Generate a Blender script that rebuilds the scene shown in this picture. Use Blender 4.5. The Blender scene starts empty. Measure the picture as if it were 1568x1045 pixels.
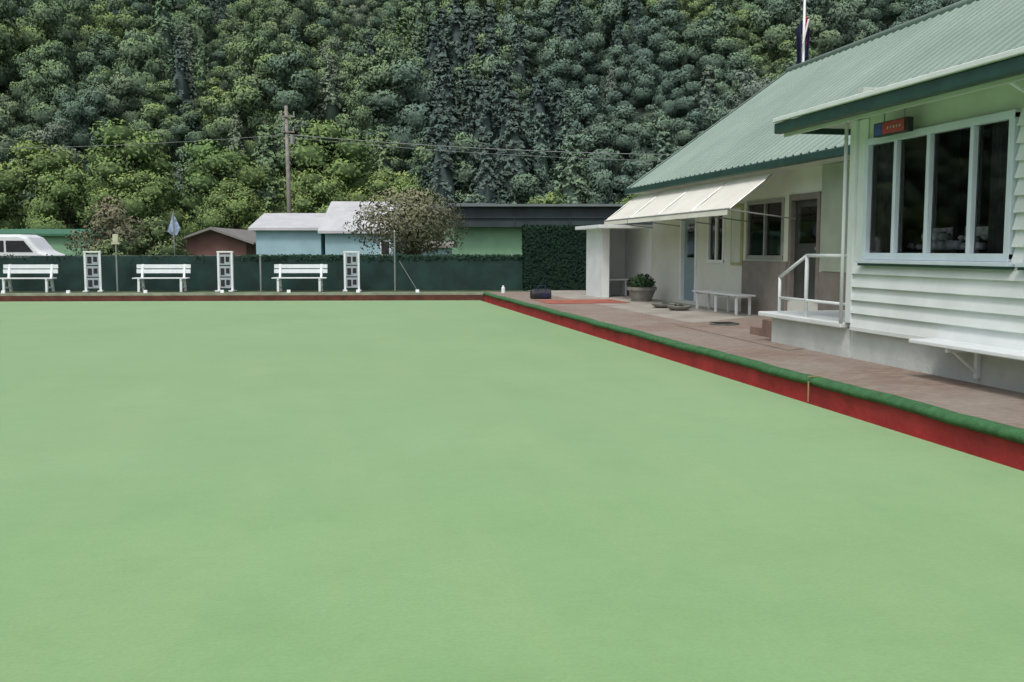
import bpy, math, random
from mathutils import Vector, Matrix
random.seed(7)
S = bpy.context.scene
R = random.random
def U(a,b): return a+(b-a)*random.random()

# ------------------------------------------------------------------ materials
def newmat(name):
    m = bpy.data.materials.new(name); m.use_nodes = True
    nt = m.node_tree; b = nt.nodes['Principled BSDF']
    return m, nt, b
def mixc(nt, fac, a, b):
    n = nt.nodes.new('ShaderNodeMix'); n.data_type = 'RGBA'
    for k, v in ((6, a), (7, b)):
        if isinstance(v, tuple): n.inputs[k].default_value = (v[0], v[1], v[2], 1)
        else: nt.links.new(v, n.inputs[k])
    if isinstance(fac, (int, float)): n.inputs[0].default_value = fac
    else: nt.links.new(fac, n.inputs[0])
    return n.outputs[2]
def noise(nt, scale, detail=3, vec=None, lo=.35, hi=.65, rough=.55, mapping=None):
    n = nt.nodes.new('ShaderNodeTexNoise'); n.inputs['Scale'].default_value = scale
    n.inputs['Detail'].default_value = detail; n.inputs['Roughness'].default_value = rough
    tc = nt.nodes.new('ShaderNodeTexCoord'); src = tc.outputs['Object']
    if mapping:
        mp = nt.nodes.new('ShaderNodeMapping'); mp.inputs['Scale'].default_value = mapping
        nt.links.new(src, mp.inputs[0]); src = mp.outputs[0]
    nt.links.new(src, n.inputs['Vector'])
    r = nt.nodes.new('ShaderNodeMapRange'); r.inputs[1].default_value = lo; r.inputs[2].default_value = hi
    nt.links.new(n.outputs[0], r.inputs[0])
    return r.outputs[0]
def mul(nt, src, k):
    mm = nt.nodes.new('ShaderNodeMath'); mm.operation='MULTIPLY'; mm.inputs[1].default_value=k
    nt.links.new(src, mm.inputs[0]); return mm.outputs[0]
def bump(nt, b, src, strength=.3, dist=.01):
    n = nt.nodes.new('ShaderNodeBump'); n.inputs['Strength'].default_value = strength
    n.inputs['Distance'].default_value = dist
    nt.links.new(src, n.inputs['Height']); nt.links.new(n.outputs[0], b.inputs['Normal'])
def mat(name, c, rough=.6, var=.12, scale=4, bmp=0, metal=0, dirt=None, dirt_scale=1.5, dirt_amt=.35):
    m, nt, b = newmat(name)
    a = tuple(x*(1-var) for x in c); d = tuple(min(1, x*(1+var)) for x in c)
    col = mixc(nt, noise(nt, scale, 5), a, d)
    if dirt:
        f = noise(nt, dirt_scale, 6, lo=.5, hi=.8)
        col = mixc(nt, mul(nt,f,dirt_amt), col, dirt)
    nt.links.new(col, b.inputs['Base Color'])
    b.inputs['Roughness'].default_value = rough; b.inputs['Metallic'].default_value = metal
    if bmp: bump(nt, b, noise(nt, scale*6, 4), bmp, .01)
    return m

WHITE = mat('white_paint', (.74,.785,.785), .5, .05, 2, dirt=(.48,.52,.50), dirt_amt=.3)
WHITE2 = mat('white_trim_paint', (.78,.82,.84), .45, .04, 3)
BLUEW = mat('window_frame_paint', (.62,.71,.79), .4, .05, 3)
PALEG = mat('pale_green_paint', (.58,.63,.57), .5, .06, 2, dirt=(.42,.44,.4))
CREAM = mat('cream_wall_paint', (.69,.72,.65), .6, .07, 1.5, dirt=(.42,.44,.38), dirt_amt=.3)
CONC = mat('painted_concrete', (.56,.61,.58), .8, .08, 3, bmp=.3, dirt=(.28,.29,.27), dirt_amt=.55)
DKG = mat('dark_green_gutter', (.018,.06,.052), .4, .2, 4)
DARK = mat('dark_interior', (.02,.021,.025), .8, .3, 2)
CURT = mat('curtain_fabric', (.055,.05,.055), .9, .3, 8)
CLUT = mat('stored_paper', (.55,.55,.57), .7, .3, 12)
DOORM = mat('door_dark_paint', (.045,.05,.05), .4, .2, 4)
DOORB = mat('door_blue_grey', (.22,.32,.36), .4, .1, 4)
BROWN = mat('brown_panel', (.20,.185,.165), .7, .12, 4)
YEL = mat('yellow_frame_paint', (.40,.38,.20), .5, .1, 4)
AWN = mat('awning_canvas', (.74,.73,.66), .7, .06, 1.2, dirt=(.5,.5,.42), dirt_amt=.4)
STEEL = mat('grey_steel', (.35,.37,.36), .4, .1, 6, metal=.5)
WOOD = mat('weathered_pole_wood', (.25,.23,.21), .85, .25, 5)
BLACK = mat('black_plastic', (.02,.02,.025), .5, .2, 6)
NAVY = mat('navy_cloth', (.012,.016,.06), .8, .2, 5)
REDC = mat('red_cloth', (.35,.02,.03), .8, .2, 5)
BLUEP = mat('blue_paint', (.05,.10,.36), .5, .1, 5)
LBLUE = mat('light_blue_wall', (.34,.52,.59), .7, .08, 1)
LGREEN = mat('light_green_wall', (.22,.40,.25), .7, .1, 1)
RBROWN = mat('red_brown_wall', (.17,.085,.075), .7, .15, 1)
GROOF = mat('pale_grey_roof', (.54,.55,.57), .6, .08, 1, dirt=(.35,.35,.36), dirt_amt=.5)
BGROOF = mat('brown_grey_roof', (.22,.21,.20), .7, .12, 1)
DROOF = mat('dark_roof', (.026,.04,.046), .6, .3, .8)
GROOF2 = mat('mid_grey_roof', (.16,.19,.20), .6, .12, 1)
BRICKR = mat('red_mat_carpet', (.36,.11,.075), .9, .15, 3)
POT = mat('concrete_tub', (.22,.22,.20), .9, .2, 6, bmp=.4)
SLAB = mat('dark_stone', (.13,.14,.13), .9, .25, 5, bmp=.4)
BARK = mat('bark', (.09,.075,.06), .95, .3, 5, bmp=.5)
GCURB = mat('green_edge_carpet', (.045,.15,.055), .85, .22, 9, bmp=.4)
SHADE = mat('shade_cloth', (.014,.042,.036), .9, .3, 1.4, bmp=.2)
WIRE = mat('wire', (.22,.24,.24), .6, .1, 5)

def roofmat(name, c1, c2):
    m, nt, b = newmat(name)
    col = mixc(nt, noise(nt, .5, 5), c1, c2)
    st = noise(nt, 3, 4, mapping=(.25, 1.6, .25), lo=.4, hi=.75)
    col = mixc(nt, mul(nt,st,.4), col, (.18,.23,.20))
    nt.links.new(col, b.inputs['Base Color']); b.inputs['Roughness'].default_value=.5
    return m
ROOF = roofmat('green_painted_iron', (.20,.285,.235), (.26,.35,.295))

def turf():
    m, nt, b = newmat('bowling_green_turf')
    big = noise(nt, .35, 4, lo=.3, hi=.7)
    col = mixc(nt, big, (.20,.385,.145), (.245,.44,.18))
    st = noise(nt, 1.0, 4, mapping=(1.3, .18, 1), lo=.45, hi=.75)
    col = mixc(nt, mul(nt,st,.4), col, (.315,.45,.19))
    p2 = noise(nt, 1.6, 6, lo=.48, hi=.72, rough=.65); col = mixc(nt, mul(nt,p2,.28), col, (.14,.31,.10))
    p3 = noise(nt, 9, 6, lo=.4, hi=.65, rough=.75); col = mixc(nt, mul(nt,p3,.16), col, (.12,.27,.09))
    fine = noise(nt, 45, 4, lo=.35, hi=.65, rough=.7)
    col = mixc(nt, mul(nt,fine,.26), col, (.11,.25,.08))
    nt.links.new(col, b.inputs['Base Color']); b.inputs['Roughness'].default_value=.9
    b.inputs['Sheen Weight'].default_value=.5
    b.inputs['Sheen Tint'].default_value=(.92,1,.82,1)
    b.inputs['Specular IOR Level'].default_value=.12
    bump(nt, b, fine, .2, .004)
    return m
def paving():
    m, nt, b = newmat('brick_paving')
    tc = nt.nodes.new('ShaderNodeTexCoord')
    br = nt.nodes.new('ShaderNodeTexBrick'); br.inputs['Scale'].default_value=2.2
    br.inputs['Color1'].default_value=(.25,.17,.13,1); br.inputs['Color2'].default_value=(.34,.255,.205,1)
    br.inputs['Mortar'].default_value=(.17,.14,.12,1); br.inputs['Mortar Size'].default_value=.02
    nt.links.new(tc.outputs['Object'], br.inputs['Vector'])
    col = mixc(nt, mul(nt,noise(nt, .7, 6, lo=.38, hi=.7),.8), br.outputs[0], (.34,.31,.27))
    f = noise(nt, 10, 5, rough=.7)
    col = mixc(nt, mul(nt,f,.35), col, (.13,.11,.09))
    nt.links.new(col, b.inputs['Base Color']); b.inputs['Roughness'].default_value=.85
    bump(nt, b, br.outputs[1], -.3, .01)
    return m
REDD = mat('ditch_red_carpet', (.35,.042,.035), .8, .18, 2.5, bmp=.3, dirt=(.19,.035,.03), dirt_scale=4, dirt_amt=.5)
BROWNR = mat('far_bank_brown_red', (.11,.045,.03), .9, .25, 3, bmp=.3)
GRASS = mat('grass_ground', (.07,.11,.045), .95, .3, 1.2, bmp=.4)
CONCP = mat('concrete_path', (.35,.33,.29), .9, .15, 1.4, bmp=.2, dirt=(.2,.17,.14), dirt_amt=.6)
PAVE = paving(); TURF = turf()

def glassmat():
    m, nt, b = newmat('window_glass')
    nt.nodes.remove(b)
    g = nt.nodes.new('ShaderNodeBsdfGlossy'); g.inputs['Roughness'].default_value=.03
    t = nt.nodes.new('ShaderNodeBsdfTransparent'); t.inputs[0].default_value=(.8,.83,.85,1)
    lw = nt.nodes.new('ShaderNodeFresnel'); lw.inputs[0].default_value=1.5
    mx = nt.nodes.new('ShaderNodeMixShader')
    nt.links.new(lw.outputs[0], mx.inputs[0]); nt.links.new(t.outputs[0], mx.inputs[1]); nt.links.new(g.outputs[0], mx.inputs[2])
    nt.links.new(mx.outputs[0], nt.nodes['Material Output'].inputs[0])
    return m
GLASS = glassmat()

def leafmat(name, dark, mid, light, accent=None, patch=.03, haze_cool=None):
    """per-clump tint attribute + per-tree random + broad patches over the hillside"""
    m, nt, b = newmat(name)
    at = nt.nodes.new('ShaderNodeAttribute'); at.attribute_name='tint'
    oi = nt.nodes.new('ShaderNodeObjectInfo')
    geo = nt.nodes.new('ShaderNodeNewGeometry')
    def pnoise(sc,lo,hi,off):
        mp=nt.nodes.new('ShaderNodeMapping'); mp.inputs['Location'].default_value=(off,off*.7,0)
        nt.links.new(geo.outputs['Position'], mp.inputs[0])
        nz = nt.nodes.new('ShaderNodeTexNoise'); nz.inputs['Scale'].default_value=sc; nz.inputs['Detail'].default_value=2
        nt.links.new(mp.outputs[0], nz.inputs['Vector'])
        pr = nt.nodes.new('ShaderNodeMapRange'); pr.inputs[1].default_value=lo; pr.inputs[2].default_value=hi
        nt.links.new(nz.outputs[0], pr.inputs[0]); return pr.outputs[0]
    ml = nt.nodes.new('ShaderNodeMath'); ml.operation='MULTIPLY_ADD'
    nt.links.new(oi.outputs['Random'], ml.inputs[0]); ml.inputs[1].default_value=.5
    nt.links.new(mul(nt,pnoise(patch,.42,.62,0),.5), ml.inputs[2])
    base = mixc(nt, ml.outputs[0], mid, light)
    if haze_cool: base = mixc(nt, mul(nt,pnoise(patch*.6,.45,.62,40),.7), base, haze_cool)
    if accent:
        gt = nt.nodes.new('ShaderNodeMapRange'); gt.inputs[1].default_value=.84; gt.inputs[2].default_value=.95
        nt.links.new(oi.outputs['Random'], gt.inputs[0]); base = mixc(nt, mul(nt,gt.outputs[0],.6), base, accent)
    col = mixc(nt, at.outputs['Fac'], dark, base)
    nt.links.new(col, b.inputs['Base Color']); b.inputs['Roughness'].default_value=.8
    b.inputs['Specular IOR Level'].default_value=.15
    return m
L_HILL = leafmat('hill_foliage', (.085,.13,.11), (.15,.245,.155), (.38,.51,.13), (.27,.29,.25), haze_cool=(.17,.26,.25))  # lifted bluish greens: distance haze put into the leaf colour
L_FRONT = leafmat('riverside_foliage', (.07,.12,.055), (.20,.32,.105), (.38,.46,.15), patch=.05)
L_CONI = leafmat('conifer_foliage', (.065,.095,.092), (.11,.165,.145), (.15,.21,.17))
L_SHRUB = leafmat('shrub_foliage', (.06,.10,.045), (.22,.30,.13), (.30,.36,.17), patch=.8)
L_BLOS = leafmat('russet_tree_foliage', (.08,.09,.055), (.22,.245,.14), (.30,.27,.19), patch=.8)
L_HEDGE = leafmat('hedge_foliage', (.008,.022,.016), (.022,.058,.035), (.03,.075,.04), patch=.8)
L_POT = leafmat('pot_plant_foliage', (.015,.04,.02), (.05,.10,.045), (.07,.12,.05), patch=.8)

# ------------------------------------------------------------------ mesh builder
class Part:
    def __init__(s): s.v=[]; s.f=[]; s.mi=[]; s.t=[]; s.cm=0; s.ct=1.0; s.nn={}
    def add(s, vs, fs):
        o=len(s.v); s.v += [tuple(p) for p in vs]; s.t += [s.ct]*len(vs)
        for f in fs: s.f.append([i+o for i in f]); s.mi.append(s.cm)
        return s
    def box(s,x0,x1,y0,y1,z0,z1):
        return s.add([(x0,y0,z0),(x1,y0,z0),(x1,y1,z0),(x0,y1,z0),(x0,y0,z1),(x1,y0,z1),(x1,y1,z1),(x0,y1,z1)],
              [(0,3,2,1),(4,5,6,7),(0,1,5,4),(1,2,6,5),(2,3,7,6),(3,0,4,7)])
    def prism_y(s, prof, y0, y1):
        n=len(prof); vs=[(x,y0,z) for x,z in prof]+[(x,y1,z) for x,z in prof]
        fs=[tuple(range(n))[::-1], tuple(range(n,2*n))]+[(i,(i+1)%n,(i+1)%n+n,i+n) for i in range(n)]
        return s.add(vs,fs)
    def prism_x(s, prof, x0, x1):
        n=len(prof); vs=[(x0,y,z) for y,z in prof]+[(x1,y,z) for y,z in prof]
        fs=[tuple(range(n)), tuple(range(n,2*n))[::-1]]+[(i,i+n,(i+1)%n+n,(i+1)%n) for i in range(n)]
        return s.add(vs,fs)
    def cyl(s,p0,p1,r0,r1=None,n=10):
        r1 = r0 if r1 is None else r1
        p0=Vector(p0);p1=Vector(p1);d=(p1-p0).normalized()
        a=d.orthogonal().normalized();b=d.cross(a)
        vs=[];
        for p,r in ((p0,r0),(p1,r1)):
            for i in range(n):
                t=2*math.pi*i/n; vs.append(p+a*math.cos(t)*r+b*math.sin(t)*r)
        fs=[(i,(i+1)%n,(i+1)%n+n,i+n) for i in range(n)]+[tuple(range(n))[::-1],tuple(range(n,2*n))]
        return s.add(vs,fs)
    def tube(s, pts, r, n=8):
        for a,b in zip(pts[:-1],pts[1:]): s.cyl(a,b,r,r,n)
        return s
    def lathe(s, prof, c=(0,0,0), n=20):
        vs=[]
        for r,z in prof:
            for i in range(n):
                t=2*math.pi*i/n; vs.append((c[0]+r*math.cos(t),c[1]+r*math.sin(t),c[2]+z))
        fs=[]
        for j in range(len(prof)-1):
            for i in range(n): fs.append((j*n+i,j*n+(i+1)%n,(j+1)*n+(i+1)%n,(j+1)*n+i))
        fs.append(tuple(range(n))[::-1]); fs.append(tuple(range((len(prof)-1)*n,len(prof)*n)))
        return s.add(vs,fs)
    def leaf(s,p,nrm,size,tint,soft=True):
        n0=nrm.normalized()
        nrm=(n0+Vector((U(-1,1),U(-1,1),U(-1,1)))*.75).normalized()
        a=nrm.orthogonal().normalized(); b=nrm.cross(a); t=U(0,6.28)
        a,b=a*math.cos(t)+b*math.sin(t), b*math.cos(t)-a*math.sin(t)
        a*=size*U(.7,1.3); b*=size*U(.35,.7)
        s.ct=tint; o=len(s.v)
        s.add([p-a,p-b*.9+nrm*size*.12,p+a,p+b+nrm*size*.12],[(0,1,2,3)]); s.ct=1.0
        sn=(n0+nrm*.3).normalized()
        for k in range(4): s.nn[o+k]=sn      # foliage shaded by the form of its clump
    def blob(s,c,r,tint,sq=1):
        s.ct=tint; vs=[];n=7
        for j in range(1,4):
            for i in range(n):
                t=2*math.pi*i/n+j*.4; ph=math.pi*j/4; k=U(.8,1.1)
                vs.append((c[0]+r*k*math.sin(ph)*math.cos(t),c[1]+r*k*math.sin(ph)*math.sin(t),c[2]+r*k*sq*math.cos(ph)))
        fs=[]
        for j in range(2):
            for i in range(n): fs.append((j*n+i,(j+1)*n+i,(j+1)*n+(i+1)%n,j*n+(i+1)%n))
        fs.append(tuple(range(n))); fs.append(tuple(range(2*n,3*n))[::-1])
        s.add(vs,fs); s.ct=1.0
    def mesh(s,name,mats,smooth=False):
        me=bpy.data.meshes.new(name); me.from_pydata(s.v,[],s.f)
        for m in (mats if isinstance(mats,(list,tuple)) else [mats]): me.materials.append(m)
        me.polygons.foreach_set('material_index',s.mi)
        at=me.attributes.new('tint','FLOAT','POINT'); at.data.foreach_set('value',s.t)
        if smooth or s.nn: me.polygons.foreach_set('use_smooth',[True]*len(s.f))
        me.update()
        if s.nn:
            base=[tuple(v.normal) for v in me.vertices]
            me.normals_split_custom_set_from_vertices([tuple(s.nn[i]) if i in s.nn else base[i] for i in range(len(base))])
        return me
    def obj(s,name,mats,parent=None,M=None,bev=0,smooth=False):
        me=s.mesh(name,mats,smooth); o=bpy.data.objects.new(name,me); S.collection.objects.link(o)
        if parent is not None: o.parent=parent
        elif M is not None: o.matrix_world=M
        if bev:
            b=o.modifiers.new('bevel','BEVEL'); b.width=bev; b.segments=2; b.limit_method='ANGLE'
        return o
def empty(name,M=None):
    o=bpy.data.objects.new(name,None); S.collection.objects.link(o); o.empty_display_size=.3
    if M is not None: o.matrix_world=M
    return o

# site frames
YAW=math.radians(-11.1)
A0=Vector((4.985,30.7,0))                      # far right corner of the green
FAR=Matrix.Translation(A0)@Matrix.Rotation(math.radians(-8.05),4,'Z')   # x along far bank, y outwards
TOWN=Matrix.Rotation(YAW,4,'Z')               # streets / hillside beyond the club
def T(x,y,z=0): return Matrix.Translation((x,y,z))
G=.22

# ------------------------------------------------------------------ ground, green, ditch
lf=FAR@Vector((-38,.28,0)); rf=FAR@Vector((0.02,.28,0))
inner=[(5.17,-6.0),(5.17,rf.y-.03),(lf.x,lf.y),(lf.x,-6.0)]
outer=[(700,-300),(700,900),(-700,900),(-700,-300)]
p=Part()
p.add([(x,y,G-.02) for x,y in inner]+[(x,y,G-.02) for x,y in outer],[(i,i+4,(i+1)%4+4,(i+1)%4) for i in range(4)])
p.obj('ground',GRASS)
fl=FAR@Vector((-37.6,0,0))
p=Part(); p.add([(4.985,-5.6,0),(4.985,30.7,0),(fl.x,fl.y,0),(fl.x,-5.6,0),(4.985,-5.6,-.06),(4.985,30.7,-.06),(fl.x,fl.y,-.06),(fl.x,-5.6,-.06)],
  [(0,1,2,3),(0,4,5,1),(1,5,6,2),(2,6,7,3),(3,7,4,0)])
p.obj('bowling_green',TURF)
dt=empty('ditch')
p=Part(); p.add([(x,y,-.061) for x,y in inner],[(0,1,2,3)]); p.obj('floor',REDD,dt)
p=Part(); p.add([(5.168,-6,-.06),(5.168,30.97,-.06),(5.168,30.97,G-.03),(5.168,-6,G-.03)],[(0,1,2,3)]); p.obj('side_face',REDD,dt)
a=FAR@Vector((-38,.275,0)); b=FAR@Vector((.2,.275,0))
p=Part(); p.add([(a.x,a.y,-.06),(b.x,b.y,-.06),(b.x,b.y,G-.02),(a.x,a.y,G-.02)],[(0,1,2,3)]); p.obj('far_face',BROWNR,dt)
p=Part(); n=12; ys=[-6+i*.25 for i in range(150)]
ys=[y for y in ys if y<30.9]+[30.95]
vs=[];fs=[]
for j,y in enumerate(ys):
    w=.006*math.sin(y*1.7)+.004*math.sin(y*4.1)+.003*math.sin(y*9.3)
    for i in range(n):
        t=2*math.pi*i/n; vs.append((5.20+w+.085*math.cos(t),y,G-.025+w*.6+.055*math.sin(t)))
for j in range(len(ys)-1):
    for i in range(n): fs.append((j*n+i,j*n+(i+1)%n,(j+1)*n+(i+1)%n,(j+1)*n+i))
p.add(vs,fs); p.obj('green_carpet_kerb',GCURB,smooth=True)
p=Part(); p.box(-38,.15,.27,.42,G-.06,G+.015); p.obj('far_bank_edging',mat('pale_timber_edging',(.26,.30,.22),.8,.2,3),M=FAR)
p=Part(); p.box(-38,1.2,.42,1.3,G-.03,G-.008); p.obj('gravel_strip',mat('gravel',(.20,.22,.16),.95,.3,6,bmp=.4),M=FAR)
e=empty('rink_peg'); p=Part(); p.box(5.10,5.108,9.56,9.58,-.02,.2); p.box(5.10,5.29,9.56,9.58,G+.030,G+.036); p.obj('string_and_peg',mat('peg_wood',(.40,.26,.12),.7),e)

# paving
p=Part(); p.add([(5.2,-6,G),(6.9,-6,G),(6.9,31.6,G),(5.2,31.6,G)],[(0,1,2,3)]); p.obj('brick_path',PAVE)
p=Part(); p.add([(6.902,11,G),(9.3,11,G),(9.3,33,G),(6.902,33,G)],[(0,1,2,3)]); p.obj('concrete_terrace',CONCP)
p=Part(); p.box(5.75,7.9,24.3,26.1,G+.004,G+.012); p.obj('red_carpet_mat',BRICKR)
p=Part()
p.add([(6.3,12.4,G+.006),(9.0,14,G+.006),(9.0,19,G+.006),(6.4,17,G+.006)],[(0,1,2,3)])
p.obj('paver_patch',PAVE)

# ------------------------------------------------------------------ clubhouse
club=empty('bowls_clubhouse')
def wall_x(name,m,x,th,y0,y1,z0,z1,ops):
    ys=sorted({y0,y1,*[o[0] for o in ops],*[o[1] for o in ops]}); zs=sorted({z0,z1,*[o[2] for o in ops],*[o[3] for o in ops]})
    p=Part()
    for i in range(len(ys)-1):
        for j in range(len(zs)-1):
            cy=(ys[i]+ys[i+1])/2; cz=(zs[j]+zs[j+1])/2
            if any(o[0]<cy<o[1] and o[2]<cz<o[3] for o in ops): continue
            p.box(x,x+th,ys[i],ys[i+1],zs[j],zs[j+1])
    p.obj(name,m,club)
def window_x(name,x,y0,y1,z0,z1,divs,fm,fw=.06,proud=.03,rail=None,curtain=True,dw=.03,gl=.03,fr=(.22,.25)):
    p=Part(); xa,xb=x-proud,x+.05
    p.box(xa,xb,y0-.02,y0+fw,z0,z1); p.box(xa,xb,y1-fw,y1+.02,z0,z1)
    p.box(xa-.003,xb,y0-.02,y1+.02,z1-fw,z1+.02); p.box(xa-.003,xb,y0-.02,y1+.02,z0-.02,z0+fw)
    for d in divs: p.box(xa+.008,x+gl+.02,d-dw,d+dw,z0+fw,z1-fw)
    p.obj(name+'_frame',fm,club,bev=.006)
    p=Part(); p.add([(x+gl,y0,z0),(x+gl,y1,z0),(x+gl,y1,z1),(x+gl,y0,z1)],[(3,2,1,0)]); p.obj(name+'_glass',GLASS,club)
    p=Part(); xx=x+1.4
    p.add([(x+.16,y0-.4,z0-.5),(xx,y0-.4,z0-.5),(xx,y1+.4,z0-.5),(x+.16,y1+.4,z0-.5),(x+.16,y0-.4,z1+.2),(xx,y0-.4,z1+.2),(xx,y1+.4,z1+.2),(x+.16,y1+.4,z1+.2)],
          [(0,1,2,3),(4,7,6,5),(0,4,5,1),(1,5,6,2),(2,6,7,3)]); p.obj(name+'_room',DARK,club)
    if curtain:
        p=Part(); vs=[];fs=[];segs=[(y0,y0+fr[0]*(y1-y0)),(y1-fr[1]*(y1-y0),y1)]
        for (a,b) in segs:
            k=24; base=len(vs)
            for i in range(k+1):
                yy=a+(b-a)*i/k; xx=x+.13+.03*math.sin(i*1.9)
                vs += [(xx,yy,z0-.1),(xx,yy,z1+.1)]
            for i in range(k): fs.append((base+2*i,base+2*i+2,base+2*i+3,base+2*i+1))
        p.add(vs,fs); p.obj(name+'_curtain',CURT,club,smooth=True)
def boards(p,x,y0,y1,z0,z1,h=.165):
    z=z0
    while z<z1-.01:
        t=min(z+h,z1); p.prism_y([(x+.035,z),(x-.030,z),(x+.022,t),(x+.035,t)],y0,y1); z+=h

NX=6.6; W1=(8.46,11.06,1.5,2.92); W2=(5.5,8.20,1.5,2.92)
wall_x('near_wall',PALEG,NX+.03,.08,2.0,11.40,.62,3.22,[W1,W2])
p=Part(); boards(p,NX,2.0,11.30,.64,1.46); boards(p,NX,8.245,8.415,1.46,2.95); boards(p,NX,2.0,5.44,1.46,2.95); p.obj('weatherboards',WHITE,club)
p=Part(); p.box(NX-.03,NX+.17,11.30,11.43,.675,3.2); p.box(NX+.012,NX+.028,11.09,11.30,1.46,3.2); p.box(NX-.035,NX+.05,2,11.3,.585,.64); p.obj('corner_boards',WHITE,club,bev=.006)
p=Part(); p.box(NX+.05,9.3,2.0,11.40,G-.05,.60); p.obj('foundation',CONC,club)
p=Part(); p.box(NX+.03,9.2,11.26,11.38,.60,3.6); p.obj('side_wall',PALEG,club)
window_x('hall_window',NX,*W1,[10.44,9.81,9.075],BLUEW,fw=.06,proud=.035,fr=(.20,.22))
window_x('kitchen_window',NX,*W2,[7.55,6.85,6.2],BLUEW,fw=.06,proud=.035)
p=Part(); p.box(NX-.09,NX+.02,8.38,11.12,1.435,1.478); p.box(NX-.09,NX+.02,5.4,8.28,1.435,1.478); p.obj('window_sills',BLUEW,club,bev=.006)
p=Part(); p.box(NX-.07,NX+.02,8.40,11.10,1.405,1.433); p.box(NX-.07,NX+.02,5.42,8.26,1.405,1.433); p.obj('sill_underside_trim',DKG,club)
# stacked chairs and cushions just inside the glass
p=Part()
for i in range(22):
    y=U(9.0,10.9); r=U(.05,.11); p.blob((NX+.27+U(0,.06),y,1.60+r*.5+(.1 if i%3==0 else 0)),r,1,.7)
p.box(NX+.17,NX+.62,8.6,11.0,1.50,1.56)
p.obj('sill_clutter',mat('cushions',(.48,.48,.52),.8,.35,9),club,smooth=True)
p=Part()
for y in (8.75,9.45,10.1): p.box(NX+.5,NX+.54,y,y+.4,1.75,1.85); p.tube([(NX+.52,y,1.0),(NX+.52,y,1.86)],.014,6); p.tube([(NX+.52,y+.4,1.0),(NX+.52,y+.4,1.86)],.014,6)
p.obj('chair_backs',CLUT,club)
def corrug(p,xa,za,xb,zb,y0,y1,per=.25,h=.028):
    vs=[];fs=[];y=y0;prof=[]
    while y<y1:
        prof += [(y,0),(y+per*.62,0),(y+per*.72,h),(y+per*.90,h)]; y+=per
    for yy,hh in prof: vs += [(xa,yy,za+hh),(xb,yy,zb+hh)]
    for i in range(len(prof)-1): fs.append((2*i,2*i+1,2*i+3,2*i+2))
    p.add(vs,fs)
p=Part(); corrug(p,5.97,3.325,9.25,3.74,1.5,12.3,h=.02); p.obj('lean_to_roof',ROOF,club)
p=Part(); p.box(5.97,6.09,1.5,12.33,3.13,3.27); p.box(6.09,8.55,12.27,12.33,3.14,3.33); p.obj('near_gutter',DKG,club,bev=.02)
p=Part(); p.box(5.94,6.00,1.5,12.31,3.275,3.335); p.obj('roof_edge_flashing',WHITE,club,bev=.01)
p=Part(); p.box(6.09,9.2,1.5,12.27,3.215,3.235); p.obj('near_soffit',PALEG,club)
p=Part(); p.box(6.09,6.125,1.5,12.27,3.09,3.213); p.obj('near_fascia',PALEG,club)
p=Part()
for y in (8.1,5.5): p.tube([(6.57,y,2.98),(6.35,y,3.07),(6.2,y,3.15)],.018)
p.obj('eave_brackets',WHITE2,club)
RX0,RZ0,RX1,RZ1,YE=8.55,3.30,13.3,6.68,26.6
ops=[(17.0,18.15,.62,2.62),(18.45,20.15,1.42,2.62),(21.4,22.35,1.3,2.45),(23.1,24.15,.30,2.45)]
wall_x('main_wall',CREAM,9.2,.10,11.40,26.4,G-.02,3.22,ops)
window_x('porch_window',9.2,*ops[1],[19.3],STEEL,curtain=False)
window_x('back_window',9.2,*ops[2],[21.87],WHITE2)
p=Part(); p.box(9.16,9.3,20.35,20.95,1.25,2.6); p.obj('notice_board_frame',YEL,club,bev=.01)
p=Part(); p.box(9.15,9.158,20.42,20.88,1.32,2.53); p.obj('notice_board_panel',PALEG,club)
def door(nm,y0,y1,z0,z1,m,fm):
    p=Part(); p.box(9.27,9.31,y0+.06,y1-.06,z0,z1-.06); p.obj(nm+'_leaf',m,club)
    p=Part(); p.box(9.255,9.268,y0+.2,y1-.2,z0+1.1,z1-.2); p.obj(nm+'_light',GLASS,club)
    p=Part(); p.box(9.17,9.32,y0-.04,y0+.06,z0,z1+.06); p.box(9.17,9.32,y1-.06,y1+.04,z0,z1+.06); p.box(9.172,9.32,y0+.06,y1-.06,z1-.06,z1+.058); p.obj(nm+'_frame',fm,club,bev=.006)
    p=Part(); p.cyl((9.27,y0+.14,z0+1),(9.2,y0+.14,z0+1),.025); p.obj(nm+'_handle',STEEL,club)
door('entry_door',17.0,18.15,.62,2.62,DOORM,BROWN)
door('side_door',23.1,24.15,.30,2.45,DOORB,WHITE2)
p=Part(); p.box(9.13,9.197,18.2,20.25,G,1.36); p.obj('brown_dado_panel',BROWN,club)
p=Part(); p.box(9.14,9.197,14.6,16.85,1.2,3.15); p.obj('frosted_porch_panel',mat('porch_lining',(.36,.42,.34),.4,.1,2),club)
p=Part(); p.box(9.13,9.197,14.6,16.85,G,1.19); p.obj('porch_dado',BROWN,club)
p=Part(); corrug(p,RX0,RZ0,RX1,RZ1,-2.0,YE,per=.3,h=.03); p.obj('main_roof',ROOF,club)
p=Part(); p.add([(RX1,-2,RZ1),(18.05,-2,3.3),(18.05,YE,3.3),(RX1,YE,RZ1)],[(0,1,2,3)]); p.obj('back_roof',ROOF,club)
p=Part(); p.cyl((RX1,-2,RZ1+.02),(RX1,YE+.05,RZ1+.02),.09); p.obj('ridge_cap',ROOF,club,smooth=True)
p=Part(); p.box(8.44,8.57,12.4,YE+.03,3.14,3.29); p.obj('main_gutter',DKG,club,bev=.02)
p=Part(); p.box(8.57,9.2,11.5,YE,3.16,3.18); p.obj('main_soffit',PALEG,club)
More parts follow.
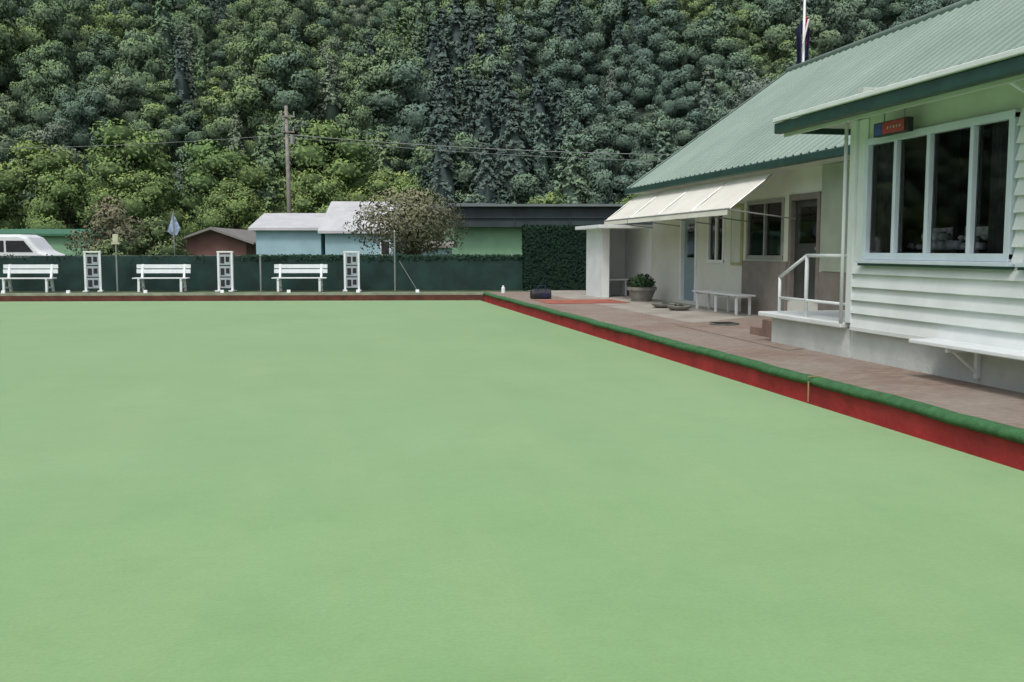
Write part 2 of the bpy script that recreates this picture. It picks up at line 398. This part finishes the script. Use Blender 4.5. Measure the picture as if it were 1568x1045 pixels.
p=Part(); p.add([(9.2,26.4,G),(17.4,26.4,G),(17.4,26.4,3.7),(13.3,26.4,6.55),(9.2,26.4,3.7)],[(0,1,2,3,4)]); p.obj('gable_wall',CREAM,club)
p=Part(); p.add([(RX0,YE+.02,RZ0-.16),(RX0,YE+.02,RZ0+.03),(RX1,YE+.02,RZ1+.04),(RX1,YE+.02,RZ1-.16)],[(0,1,2,3)]); p.obj('barge_board',DKG,club)
p=Part(); p.box(17.3,17.4,-1.5,26.39,G,3.8); p.box(9.2,17.4,-1.6,-1.5,G,3.7); p.obj('rear_walls',CREAM,club)
p=Part(); p.tube([(6.54,11.47,.66),(6.54,11.47,3.2)],.024); p.obj('downpipe',WHITE2,club,smooth=True)
p=Part(); p.box(6.52,9.13,11.45,13.85,.60,.67); p.obj('porch_slab',WHITE,club,bev=.015)
p=Part(); p.box(6.63,9.1,11.41,13.6,G-.02,.598); p.obj('porch_base',CONC,club)
p=Part(); p.box(6.9,9.1,13.87,14.5,G,.50); p.box(6.9,9.1,14.51,14.95,G,.36); p.obj('porch_steps',mat('brick_steps',(.22,.15,.12),.9,.2,4,bmp=.3),club,bev=.01)
p=Part(); rx=6.62; zt=1.52
p.tube([(rx,11.5,zt),(rx,12.55,zt),(rx,13.35,1.2),(rx,13.35,.66)],.024)
p.tube([(rx,12.55,zt),(rx,12.55,.66)],.028); p.tube([(rx,11.5,.9),(rx,13.33,.9)],.02)
p.obj('handrail',WHITE2,club,smooth=True)
p=Part(); p.box(6.22,6.56,6.0,9.5,.60,.645); p.obj('wall_bench_plank',WHITE2,club,bev=.01)
p=Part()
for y in (8.9,7.0): p.box(6.26,6.65,y-.02,y+.02,.555,.598); p.tube([(6.34,y,.56),(6.62,y,.33)],.016); p.box(6.60,6.645,y-.025,y+.025,.28,.598)
p.obj('wall_bench_brackets',WHITE2,club)
p=Part(); segs=[17.9,20.0,22.1,24.2,26.3]
for a,b in zip(segs[:-1],segs[1:]):
    vs=[];fs=[];k=8
    for i in range(k+1):
        t=i/k; x=8.66-.9*t; z=3.08-.69*t-.05*math.sin(math.pi*t)
        vs += [(x,a+.015,z),(x,b-.015,z)]
    for i in range(k): fs.append((2*i,2*i+1,2*i+3,2*i+2))
    vs += [(7.755,a+.015,2.27),(7.755,b-.015,2.27)]; fs.append((2*k,2*k+1,2*k+3,2*k+2))
    p.add(vs,fs)
p.obj('awning_canvas',AWN,club,smooth=False)
p=Part(); p.tube([(7.77,17.88,2.385),(7.77,26.32,2.385)],.02)
for y in segs: p.tube([(8.66,y,3.06),(7.77,y,2.37),(9.18,y,2.2)],.014,6)
p.obj('awning_frame',STEEL,club)
sh=empty('open_shelter')
p=Part(); p.box(8.0,8.1,27.3,29.0,G,2.2); p.box(8.1,9.5,28.9,29.0,G,2.2); p.box(9.2,9.3,26.42,28.89,G,2.2); p.box(8.1,8.22,27.3,27.4,G,2.2); p.obj('walls',WHITE,sh)
p=Part(); p.box(7.72,9.6,26.7,29.3,2.2,2.30); p.obj('roof',WHITE2,sh,bev=.01)
p=Part(); p.box(8.15,9.15,28.2,28.7,.68,.73); p.box(8.2,8.26,28.25,28.6,G,.68); p.box(9.0,9.06,28.25,28.6,G,.68); p.obj('shelf_table',WHITE2,sh)
sg=empty('club_sign')
p=Part(); p.box(6.42,6.50,9.98,10.66,2.91,3.07); p.obj('case',BLACK,sg,bev=.01)
p=Part(); p.box(6.412,6.418,10.48,10.63,2.925,3.055); p.obj('blue_field',BLUEP,sg)
p=Part(); p.box(6.412,6.418,10.03,10.47,2.925,3.055); p.obj('red_field',mat('sign_red',(.45,.06,.06),.5,.2,20),sg)
p=Part()
for i in range(5): p.box(6.408,6.411,10.10+i*.06,10.12+i*.06,2.975,3.005)
p.obj('lettering',CLUT,sg)
p=Part(); p.tube([(6.46,10.5,3.05),(6.46,10.5,3.22)],.01); p.tube([(6.46,10.1,3.05),(6.46,10.1,3.22)],.01); p.obj('hangers',STEEL,sg)

# ------------------------------------------------------------------ flagpole
fp=empty('flagpole',T(15.75,30.5,0))
p=Part(); p.cyl((0,0,G),(0,0,11.2),.07,.035,12); p.lathe([(.02,0),(.07,.05),(.02,.12)],(0,0,11.2),10); p.obj('pole',WHITE2,fp,smooth=True)
def drape(x0,x1,zt,zb,m,nm,ph=0):
    p=Part(); k=18; vs=[];fs=[]
    for j in range(9):
        t=j/8
        for i in range(k+1):
            s=i/k; x=x0+(x1-x0)*s*(1-.25*t); y=.10*math.sin(s*11+ph+t*2)+.02; z=zt+(zb-zt)*t-.55*s*s
            vs.append((x,y,z))
    for j in range(8):
        for i in range(k): fs.append((j*(k+1)+i,j*(k+1)+i+1,(j+1)*(k+1)+i+1,(j+1)*(k+1)+i))
    p.add(vs,fs); p.obj(nm,m,fp,smooth=True)
drape(-.04,-.28,9.1,7.1,NAVY,'flag_navy',0); drape(.05,.2,9.2,7.9,NAVY,'flag_fold',1); drape(.02,.13,9.25,8.5,REDC,'flag_red',2)
p=Part(); p.tube([(.09,-.13,9.1),(-.1,-.14,8.3)],.03,6); p.obj('flag_white_cross',WHITE2,fp)

# ------------------------------------------------------------------ terrace objects
def foliage_ball(p,c,rx,rz,n,size):
    for i in range(n):
        d=Vector((random.gauss(0,1),random.gauss(0,1),random.gauss(0,1)+.3)).normalized()
        k=U(.5,1.1); p.leaf(Vector((c[0]+d.x*rx*k,c[1]+d.y*rx*k,c[2]+d.z*rz*k)),d,size,U(.15,1))
pt=empty('potted_plant',T(8.5,25.2,G))
p=Part(); p.lathe([(.26,0),(.36,.28),(.40,.30),(.40,.38),(.34,.38),(.33,.33)],n=24); p.obj('tub',POT,pt)
p=Part(); p.blob((0,0,.42),.28,0,.5); foliage_ball(p,(0,0,.45),.38,.25,500,.06); p.obj('plant',L_POT,pt)
for i,(x,y,r) in enumerate(((8.05,22.2,.30),(8.05,21.2,.28))):
    e=empty('concrete_planter_bowl',T(x,y,G)); p=Part(); p.lathe([(r*.6,0),(r*.95,.06),(r,.10),(r*.9,.11),(r*.8,.08)],n=20); p.obj('bowl',mat('grey_stone_%d'%i,(.2,.2,.18),.9,.25,5),e)
    p=Part(); foliage_ball(p,(0,0,.08),r*.6,.03,60,.04); p.obj('low_plant',L_POT,e)
e=empty('drain_grate',T(7.3,16.9,G+.008)); p=Part(); p.lathe([(.27,0),(.27,.02),(.25,.025)],n=24); p.obj('rim',SLAB,e)
p=Part(); [p.box(-.2,.2,-.18+i*.06,-.15+i*.06,.026,.034) for i in range(7)]; p.obj('bars',BLACK,e)
bg=empty('sports_bag',T(6.1,26.9,G)); p=Part()
p.prism_x([(-.16,0),(.16,0),(.18,.15),(.12,.27),(-.12,.27),(-.18,.15)],-.28,.28); p.obj('body',BLACK,bg,bev=.04)
p=Part(); p.tube([(-.12,-.15,.2),(-.1,-.1,.38),(.1,-.1,.38),(.12,-.15,.2)],.012); p.box(-.05,.2,-.19,-.17,.06,.16); p.obj('handle_and_pocket',NAVY,bg)
e=empty('white_terrace_bench',T(8.75,20.5,G)); p=Part()
for x in (-.16,-.02,.12): p.box(x,x+.11,-1.3,1.3,.40,.43)
p.obj('seat_slats',WHITE2,e,bev=.005); p=Part()
for y in (-1.1,0,1.1): p.box(-.13,-.09,y-.03,y+.03,0,.4); p.box(.17,.21,y-.03,y+.03,0,.4); p.box(-.13,.21,y-.02,y+.02,.36,.398)
p.obj('legs',WHITE2,e)

# ------------------------------------------------------------------ far bank: benches, scoreboards, fence
def bench(q):
    e=empty('white_park_bench',FAR@T(-q,1.75,G)); w=.88
    p=Part()
    for y in (-.24,-.10,.04): p.box(-w,w,y,y+.115,.43,.465)
    p.obj('seat_slats',WHITE2,e,bev=.006)
    p=Part()
    for z,y in ((.60,.235),(.76,.265)): p.box(-w,w,y,y+.03,z,z+.13)
    p.obj('backrest',WHITE2,e,bev=.006)
    p=Part()
    for x in (-w+.2,w-.2):
        p.prism_x([(-.24,0),(-.17,0),(-.12,.43),(-.22,.43)],x-.035,x+.035)
        p.prism_x([(.27,0),(.34,0),(.24,.45),(.33,.90),(.27,.90),(.15,.43)],x-.035,x+.035)
        p.box(x-.03,x+.03,-.24,.2,.38,.428); p.box(x-.02,x+.02,-.2,.3,.12,.17)
    p.obj('legs',WHITE2,e)
for q in (14.73,10.43,5.93): bench(q)
SCP=mat('score_panel',(.36,.41,.45),.6,.1,5)
def score(q,ang=0):
    e=empty('rink_scoreboard',FAR@T(-q,1.7,G)@Matrix.Rotation(ang,4,'Z'))
    p=Part(); p.box(-.26,-.19,-.04,.04,0,1.28); p.box(.19,.26,-.04,.04,0,1.28)
    p.box(-.27,.27,-.05,.05,1.28,1.33); p.box(-.3,-.15,-.2,.2,0,.05); p.box(.15,.3,-.2,.2,0,.05); p.obj('frame',WHITE2,e,bev=.006)
    p=Part()
    for z in (.12,.50,.88): p.box(-.185,.185,-.035,.02,z,z+.34)
    p.obj('panels',SCP,e)
    p=Part()
    for z in (.17,.55,.93): p.box(-.15,-.02,-.042,-.036,z,z+.22); p.box(.03,.15,-.042,-.036,z+.05,z+.22)
    p.obj('numerals',BLACK,e)
for q,a in ((12.62,.2),(8.34,-.1),(4.21,.1)): score(q,a)
for x in [-15.0,-13,-10.6,-8.2,-6.1,-3.9,-2.0]:
    e=empty('rink_number_marker',FAR@T(x,.6,G)); p=Part(); p.prism_x([(-.05,0),(.05,0),(.02,.10),(-.02,.10)],-.055,.055); p.obj('marker',WHITE2,e)
fe=empty('shade_cloth_fence',FAR@T(0,2.6,G)); p=Part(); k=220; x0,x1=-42,1.55; vs=[];fs=[]
for i in range(k+1):
    x=x0+(x1-x0)*i/k; wv=.02*math.sin(x*3.3)+.012*math.sin(x*9.1)
    vs += [(x,wv,0),(x,wv+.01*math.sin(x*5),.6),(x,wv*.4,1.14+.012*math.sin(x*2.6+1))]
for i in range(k): fs += [(3*i,3*i+3,3*i+4,3*i+1),(3*i+1,3*i+4,3*i+5,3*i+2)]
p.add(vs,fs); p.obj('cloth',SHADE,fe,smooth=True)
p=Part(); [p.cyl((x,.06,0),(x,.06,1.2),.03) for x in [x0+i*2.4 for i in range(19)]]; p.cyl((x0,.05,1.16),(x1,.05,1.16),.022); p.obj('posts_and_rail',mat('fence_post',(.05,.08,.07),.7),fe)
p=Part()
for i in range(3500):
    x=U(-42,1.5) if R()<.35 else U(-8,1.5)
    p.leaf(Vector((x,U(-.05,.12),1.14+U(-.10,.07))),Vector((0,-1,.6)),U(.03,.06),U(.2,1))
p.obj('creeper',L_HEDGE,fe)
he=empty('clipped_hedge',FAR@T(2.75,2.5,G)); p=Part(); p.box(-1.15,1.4,-.3,.4,0,2.1)
for i in range(9000):
    f=R()
    if f<.62: q=Vector((U(-1.2,1.45),-.33+U(-.05,.03),U(0,2.18))); nn=Vector((0,-1,.2))
    elif f<.8: q=Vector((U(-1.2,1.45),U(-.35,.45),2.14+U(-.04,.06))); nn=Vector((0,0,1))
    else: q=Vector((-1.18+U(-.05,.02) if R()<.6 else 1.43,U(-.35,.45),U(0,2.18))); nn=Vector((-1,0,.2))
    edge=1 if (q.x<-1.08 or q.z>2.08) else .55
    p.leaf(q,nn,U(.035,.07),U(.05,.9)*edge)
for i in range(8): p.t[i]=0
p.obj('foliage',L_HEDGE,he)
e=empty('garden_lamp_post',FAR@T(-11.95,2.0,G)); p=Part(); p.cyl((0,0,0),(0,0,1.55),.03,.025)
p.obj('post',STEEL,e); p=Part(); p.box(-.13,.13,-.06,.06,1.55,1.62); p.prism_x([(-.06,1.62),(.06,1.62),(.03,1.88),(-.03,1.88)],-.09,.09); p.obj('lamp_head',mat('cream_lamp',(.5,.5,.38),.5),e,bev=.01)
e=empty('slim_post',FAR@T(-7.26,2.0,G)); p=Part(); p.cyl((0,0,0),(0,0,1.15),.03); p.lathe([(.04,1.15),(.05,1.18),(.01,1.22)],n=10); p.obj('post',STEEL,e)
e=empty('slim_post',FAR@T(-2.80,1.9,G)); p=Part(); p.cyl((0,0,0),(0,0,1.95),.025); p.lathe([(.03,1.95),(.04,1.98),(.01,2.02)],n=10); p.obj('post',STEEL,e)
p=Part(); p.cyl((.15,0,1.0),(.75,0,0),.012); p.obj('stay',STEEL,e)
e=empty('water_bottle',FAR@T(.75,.2,G)); p=Part(); p.lathe([(.06,0),(.06,.16),(.03,.2),(.03,.24)],n=12); p.obj('bottle',WHITE2,e)

# ------------------------------------------------------------------ trees
def broadleaf(name,leafm,h=10,rad=4,lobes=14,n=2200,size=.34,trunk=True,low=.25,blob_t=0.0,squash=.75,drop=0):
    p=Part(); p.cm=1
    if trunk:
        p.cyl((0,0,0),(.1,.05,h*.5),h*.03,h*.018,8)
    L=[]
    for i in range(lobes):
        t=(i+.5)/lobes; z=h*(low+(1-low-.1)*t)
        env=math.sin(math.pi*min(.97,(.22+.74*t)))**.7
        a=i*2.4+U(-.4,.4); d=rad*env*U(.35,.72)
        r=rad*U(.34,.52)*(1.05-.35*t)
        c=Vector((d*math.cos(a),d*math.sin(a),z)); L.append((c,r,U(0,.4)))
        if trunk: p.cyl((0.05,0.02,h*(.18+.3*t)),c-Vector((0,0,r*.3)),h*.010,h*.004,5)
    p.cm=0; cc=Vector((0,0,h*.45))
    tot=sum(l[1]**2 for l in L)
    for c,r,tt in L:
        if blob_t is not None: p.blob(c,r*.78,blob_t,squash)
        for k in range(int(n*r*r/tot)):
            d=Vector((random.gauss(0,1),random.gauss(0,1),random.gauss(0,1)+.35)).normalized()
            q=c+Vector((d.x,d.y,d.z*squash))*r*(.75+.40*R())
            q+=Vector((0,0,-drop*R()*R()))
            hh=max(0,min(1,(q.z/h)))
            tint=max(0,min(1,.0+tt*.7+.40*max(0,d.z)+.35*hh+U(-.15,.22)))  # higher and upward-facing leaves tinted lighter: top light painted into the crown
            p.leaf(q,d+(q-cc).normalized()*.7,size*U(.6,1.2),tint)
    return p.mesh(name,[leafm,BARK])
def conifer(name,leafm,h=14,rad=3.2,n=2600,size=.38):
    p=Part(); p.cm=1; p.cyl((0,0,0),(0,0,h*.97),h*.018,.04,7); p.cm=0
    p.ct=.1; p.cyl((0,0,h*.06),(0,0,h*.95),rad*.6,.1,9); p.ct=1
    tiers=20
    for ti in range(tiers):
        t=ti/tiers; z=h*(.08+.9*t); rr=rad*(1-t)**.8*U(.8,1.1)+.25
        for b in range(10):
            a=U(0,6.28); ln=rr*U(.7,1.2); tt=U(0,.4)
            for k in range(int(n/tiers/10)):
                s=R()**.6; q=Vector((math.cos(a)*ln*s,math.sin(a)*ln*s,z-.45*ln*s*s+U(-.25,.12)))
                q+=Vector((U(-.3,.3),U(-.3,.3),0))*(1.2-s*.5)
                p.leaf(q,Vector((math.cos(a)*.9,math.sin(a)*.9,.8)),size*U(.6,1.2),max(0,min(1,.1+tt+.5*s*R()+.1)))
    return p.mesh(name,[leafm,BARK])
def variants(cname,meshes):
    c=bpy.data.collections.new(cname)
    for i,m in enumerate(meshes): c.objects.link(bpy.data.objects.new('%s_%02d'%(cname,i),m))
    return c
def scatter(name,coll,pts):
    me=bpy.data.meshes.new(name); me.from_pydata([tuple(q[0]) for q in pts],[],[])
    a=me.attributes.new('rot','FLOAT_VECTOR','POINT'); a.data.foreach_set('vector',[c for q in pts for c in (0,0,q[1])])
    a=me.attributes.new('scl','FLOAT_VECTOR','POINT'); a.data.foreach_set('vector',[c for q in pts for c in q[2]])
    a=me.attributes.new('vid','INT','POINT'); a.data.foreach_set('value',[q[3] for q in pts])
    o=bpy.data.objects.new(name,me); S.collection.objects.link(o)
    ng=bpy.data.node_groups.new(name+'_nodes','GeometryNodeTree')
    ng.interface.new_socket('Geometry',in_out='INPUT',socket_type='NodeSocketGeometry')
    ng.interface.new_socket('Geometry',in_out='OUTPUT',socket_type='NodeSocketGeometry')
    gi=ng.nodes.new('NodeGroupInput'); go=ng.nodes.new('NodeGroupOutput')
    io=ng.nodes.new('GeometryNodeInstanceOnPoints'); ci=ng.nodes.new('GeometryNodeCollectionInfo')
    ci.inputs['Collection'].default_value=coll; ci.inputs['Separate Children'].default_value=True; ci.inputs['Reset Children'].default_value=True
    io.inputs['Pick Instance'].default_value=True
    def na(n,t):
        x=ng.nodes.new('GeometryNodeInputNamedAttribute'); x.data_type=t; x.inputs['Name'].default_value=n; return x.outputs['Attribute']
    ng.links.new(gi.outputs[0],io.inputs['Points']); ng.links.new(ci.outputs[0],io.inputs['Instance'])
    ng.links.new(na('vid','INT'),io.inputs['Instance Index'])
    ng.links.new(na('rot','FLOAT_VECTOR'),io.inputs['Rotation']); ng.links.new(na('scl','FLOAT_VECTOR'),io.inputs['Scale'])
    ng.links.new(io.outputs[0],go.inputs[0])
    md=o.modifiers.new('scatter','NODES'); md.node_group=ng
    return o
def hill(a,b):
    t=max(0,b-118)
    z=.48*t if t<190 else .48*190+.1*(t-190)
    z*= min(1,t/25)*.5+.5
    return z+ (5*math.sin(a*.04+1+b*.02)+3.5*math.sin(a*.09+b*.03)+1.5*math.sin(a*.17-b*.05))*min(1,t/30)
p=Part(); na_,nb_=130,80; vs=[];fs=[]
for j in range(nb_+1):
    for i in range(na_+1):
        a=-320+580*i/na_; b=110+240*j/nb_; v=TOWN@Vector((a,b,hill(a,b)+G-.05-1.2*min(1,max(0,b-116)/10))); vs.append(v)
for j in range(nb_):
    for i in range(na_): k=j*(na_+1)+i; fs.append((k,k+1,k+na_+2,k+na_+1))
p.add(vs,fs); p.obj('hill_terrain',mat('forest_floor',(.05,.075,.05),.95,.5,.5,bmp=.5),smooth=True)

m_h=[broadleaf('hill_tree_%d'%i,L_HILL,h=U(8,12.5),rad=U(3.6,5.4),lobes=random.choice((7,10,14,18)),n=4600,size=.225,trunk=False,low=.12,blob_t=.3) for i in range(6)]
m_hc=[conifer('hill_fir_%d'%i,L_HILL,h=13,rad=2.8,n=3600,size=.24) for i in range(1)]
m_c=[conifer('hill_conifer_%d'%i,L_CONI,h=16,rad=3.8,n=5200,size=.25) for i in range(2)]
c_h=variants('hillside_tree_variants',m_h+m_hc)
pts=[]
b=121
while b<272:
    a=-.68*b
    while a<.68*b:
        aa=a+U(-2.3,2.3); bb=b+U(-2.3,2.3); s=U(.7,1.05) if R()<.7 else U(1.05,1.5)
        pts.append((TOWN@Vector((aa,bb,hill(aa,bb)-1)),U(0,6.28),(s*U(.9,1.15),s*U(.9,1.15),s*U(.8,1.3)),random.choice((0,1,2,3,4,5,0,1,2,3,4,5,6,6))))
        a+=6.4
    b+=5.9
b=124
while b<250:     # slope continued out of view on the left, trees added to darken window reflections
    a=-1.35*b
    while a<-.70*b:
        aa=a+U(-3,3); bb=b+U(-3,3); s=U(1.0,1.6)
        pts.append((TOWN@Vector((aa,bb,hill(aa,bb)-1)),U(0,6.28),(s,s,s),random.choice((0,1,2,3,4,5))))
        a+=10
    b+=9
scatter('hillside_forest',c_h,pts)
c_c=variants('conifer_variants',m_c); pts=[]
for i in range(26):
    bb=U(116,195); fr=U(-.085,.065); aa=fr*bb; s=U(.9,1.4)
    pts.append((TOWN@Vector((aa,bb,hill(aa,bb)-.5)),U(0,6.28),(s*1.1,s*1.1,s),random.choice((0,1))))
for i in range(36):
    bb=U(130,250); aa=U(-.55,.5)*bb; s=U(.6,.95)
    if R()<.5: aa=U(.1,.6)*bb
    pts.append((TOWN@Vector((aa,bb,hill(aa,bb)-.5)),U(0,6.28),(s,s,s*U(1,1.15)),random.choice((0,1))))
scatter('conifer_stand',c_c,pts)
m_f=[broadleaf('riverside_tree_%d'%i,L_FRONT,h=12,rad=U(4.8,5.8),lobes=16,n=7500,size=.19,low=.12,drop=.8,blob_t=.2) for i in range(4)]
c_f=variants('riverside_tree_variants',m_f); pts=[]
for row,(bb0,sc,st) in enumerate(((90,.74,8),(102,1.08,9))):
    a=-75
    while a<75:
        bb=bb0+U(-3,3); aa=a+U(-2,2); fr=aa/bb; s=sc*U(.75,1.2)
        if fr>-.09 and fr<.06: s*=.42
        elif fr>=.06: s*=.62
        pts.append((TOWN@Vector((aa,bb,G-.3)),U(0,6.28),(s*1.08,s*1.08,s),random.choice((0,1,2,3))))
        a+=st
# unseen tree belt on the left, added to darken window reflections and cut light
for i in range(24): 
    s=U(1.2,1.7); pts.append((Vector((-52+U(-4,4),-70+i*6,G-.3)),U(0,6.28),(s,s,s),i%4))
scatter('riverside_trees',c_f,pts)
def gtree(name,M,mesh):
    o=bpy.data.objects.new(name,mesh); S.collection.objects.link(o); o.matrix_world=M
gtree('russet_garden_tree',TOWN@T(-4.4,43,G),broadleaf('russet_garden_tree',L_BLOS,h=3.95,rad=2.75,lobes=28,n=7500,size=.085,low=.42,blob_t=None,squash=.6))
gtree('flowering_garden_tree',TOWN@T(-18.0,44,G),broadleaf('flowering_garden_tree',L_BLOS,h=3.8,rad=1.7,lobes=14,n=3400,size=.09,low=.2,blob_t=None))
gtree('leafy_garden_tree',TOWN@T(-16.3,45,G),broadleaf('leafy_garden_tree',L_SHRUB,h=2.9,rad=1.6,lobes=14,n=3400,size=.075,low=.15,blob_t=.1))
gtree('garden_shrub',TOWN@T(-16.9,42,G),broadleaf('garden_shrub',L_SHRUB,h=2.0,rad=1.3,lobes=12,n=1800,size=.07,low=.1,blob_t=.1))
gtree('garden_shrub',TOWN@T(2.4,70,G),broadleaf('garden_shrub_b',L_FRONT,h=5.5,rad=2.4,lobes=14,n=2800,size=.13,low=.1,blob_t=.1))

# ------------------------------------------------------------------ buildings beyond
def house(name,a0,a1,b0,b1,zw,zr,wm,rm,gable=False,over=.3,wins=()):
    e=empty(name,TOWN)
    p=Part(); p.box(a0,a1,b0,b1,G-.1,zw)
    if gable: p.add([(a0,b0,zw),(a1,b0,zw),((a0+a1)/2,b0,zr-.05)],[(0,1,2)])
    p.obj('walls',wm,e)
    p=Part()
    if gable:
        m=(a0+a1)/2
        for s0 in (a0-over,a1+over):
            p.add([(s0,b0-over,zw-.12),(m,b0-over,zr),(m,b1+over,zr),(s0,b1+over,zw-.12),(s0,b0-over,zw-.24),(m,b0-over,zr-.14),(m,b1+over,zr-.14),(s0,b1+over,zw-.24)],
                  [(0,1,2,3),(4,7,6,5),(0,4,5,1),(0,3,7,4)])
    else:
        m=(b0+b1)/2
        p.prism_x([(b0-over,zw-.05),(b0-over,zw+.08),(m,zr),(b1+over,zw+.08),(b1+over,zw-.05)],a0-over,a1+over)
    p.obj('roof',rm,e)
    if wins:
        p=Part(); q=Part()
        for (x0,x1,z0,z1) in wins:
            p.box(x0-.06,x1+.06,b0-.06,b0-.005,z0-.06,z0); p.box(x0-.06,x1+.06,b0-.06,b0-.005,z1,z1+.06)
            p.box(x0-.06,x0,b0-.06,b0-.005,z0,z1); p.box(x1,x1+.06,b0-.06,b0-.005,z0,z1); q.box(x0,x1,b0-.03,b0-.004,z0,z1)
        p.obj('window_frames',WHITE2,e); q.obj('window_panes',DARK,e)
    return e
house('light_blue_house',-13.0,-9.7,50,56,2.62,3.55,LBLUE,GROOF)
house('blue_cottage',-9.3,-5.9,49,56,2.45,4.15,LBLUE,GROOF,wins=((-6.5,-6.1,1.35,2.0),))
house('small_blue_annex',-5.85,-3.3,50,54,1.75,2.05,LBLUE,BGROOF,wins=((-5.5,-4.6,1.1,1.6),))
house('red_brown_house',-20.2,-16.2,60,68,2.15,2.95,RBROWN,BGROOF,gable=True,over=.6)
house('green_shed',-32,-23.4,58,62,2.45,2.85,LGREEN,mat('green_roof',(.05,.17,.10),.6))
e=empty('long_green_hall',TOWN)
p=Part(); p.box(-4.0,8.2,56,68,G-.1,2.85); p.obj('lower_wall',LGREEN,e)
p=Part(); p.box(-3.4,8.4,55.2,68,2.86,3.98); p.obj('dark_upper_storey',DROOF,e)
p=Part(); p.box(-3.8,8.8,54.8,69,3.99,4.12); p.box(-8.0,-1.0,61,70,4.0,4.45); p.obj('flat_roof',GROOF2,e)
p=Part(); [p.box(-3.0+i*3.1,-2.95+i*3.1,55.12,55.19,2.9,3.95) for i in range(4)]; p.box(-3.4,8.4,55.1,55.19,3.35,3.40); p.obj('mullions',DROOF,e)
vn=empty('parked_van',TOWN@T(-23.0,45,G-.02))
p=Part(); p.prism_y([(-2.4,.35),(2.1,.35),(2.35,.6),(2.3,1.15),(1.75,1.35),(1.25,1.95),(.9,2.08),(-2.2,2.08),(-2.4,1.9)],-.85,.85); p.obj('body',WHITE2,vn,bev=.12)
p=Part(); p.box(-2.0,-.9,-.872,-.853,1.3,1.8); p.box(-.8,.2,-.872,-.853,1.3,1.8); p.prism_y([(.3,1.3),(1.5,1.3),(1.1,1.8),(.3,1.8)],-.872,-.853); p.obj('side_windows',BLACK,vn)
p=Part(); [p.cyl((x,-.88,.33),(x,-.65,.33),.33,.33,18) for x in (-1.6,1.5)]; [p.cyl((x,.65,.33),(x,.88,.33),.33,.33,18) for x in (-1.6,1.5)]; p.obj('wheels',BLACK,vn)
e=empty('blue_banner_pole',TOWN@T(-15.1,44,G)); p=Part(); p.cyl((0,0,0),(0,0,3.1),.03); p.obj('pole',STEEL,e)
p=Part(); p.add([(-.02,0,3.05),(.28,.04,2.35),(.12,.02,2.0),(-.22,-.03,2.25)],[(0,1,2,3)]); p.add([(-.02,.03,3.0),(-.3,.05,2.2),(.05,.06,1.9)],[(0,1,2)]); p.obj('banner',mat('banner_cloth',(.32,.42,.58),.8,.35,6),e)
pp=empty('power_pole',TOWN@T(-13.5,60,G)); p=Part()
p.cyl((0,0,0),(-.1,0,10.0),.16,.10,12); p.obj('pole',WOOD,pp,smooth=True)
p=Part(); p.box(-.45,.45,-.16,-.05,9.3,9.40); p.box(-.4,.4,-.16,-.05,8.4,8.48); p.tube([(-.4,-.1,9.3),(-.08,-.1,8.9)],.025); p.obj('crossarms',WOOD,pp)
p=Part(); [p.lathe([(.03,0),(.06,.06),(.03,.12),(.05,.18),(.02,.24)],(x,-.1,z),8) for x,z in ((-.38,9.40),(.38,9.40),(-.33,8.48),(.33,8.48))]; p.cyl((.24,-.1,7.7),(.24,-.1,8.25),.13,.13,12); p.obj('insulators',STEEL,pp)
def wire(name,p0,p1,sag,r=.022):
    p=Part(); pts=[]
    for i in range(25):
        t=i/24; q=Vector(p0).lerp(Vector(p1),t); q.z-=4*sag*t*(1-t); pts.append(q)
    p.tube(pts,r,5); return p.obj(name,WIRE,M=TOWN)
wire('power_line',(-13.5,59.9,8.5),(-62,70,9.6),.9,.016); wire('power_line',(-13.5,59.9,8.5),(34,64,8.3),.9,.024)
wire('power_line',(-13.1,59.9,8.3),(34.6,64,7.9),1.0,.014)

# ------------------------------------------------------------------ light, sky, camera
w=bpy.data.worlds.new('World'); S.world=w; w.use_nodes=True; nt=w.node_tree
sky=nt.nodes.new('ShaderNodeTexSky'); sky.sky_type='NISHITA'; sky.sun_disc=False
sky.sun_elevation=math.radians(58); sky.sun_rotation=math.radians(215)
sky.air_density=1.0; sky.dust_density=4.0; sky.ozone_density=1.0
hs=nt.nodes.new('ShaderNodeHueSaturation'); hs.inputs['Saturation'].default_value=.45
nt.links.new(sky.outputs[0],hs.inputs['Color']); nt.links.new(hs.outputs[0],nt.nodes['Background'].inputs[0])
nt.nodes['Background'].inputs[1].default_value=.15
sd=bpy.data.lights.new('sun','SUN'); sd.energy=1.4; sd.angle=math.radians(12); sd.color=(1,.96,.9)
so=bpy.data.objects.new('sun',sd); S.collection.objects.link(so)
az=math.radians(215); el=math.radians(58)
dirv=Vector((math.sin(az)*math.cos(el),math.cos(az)*math.cos(el),math.sin(el)))
so.rotation_euler=(-dirv).to_track_quat('-Z','Y').to_euler(); so.location=dirv*50
cd=bpy.data.cameras.new('camera'); cam=bpy.data.objects.new('camera',cd); S.collection.objects.link(cam)
cd.sensor_width=36; cd.lens=34.44; cd.clip_end=2000; cd.clip_start=.05
cam.location=(0,0,1.6); cam.rotation_euler=(math.radians(90-5.33),0,YAW)
S.camera=cam
S.view_settings.view_transform='Standard'; S.view_settings.look='None'; S.view_settings.exposure=0
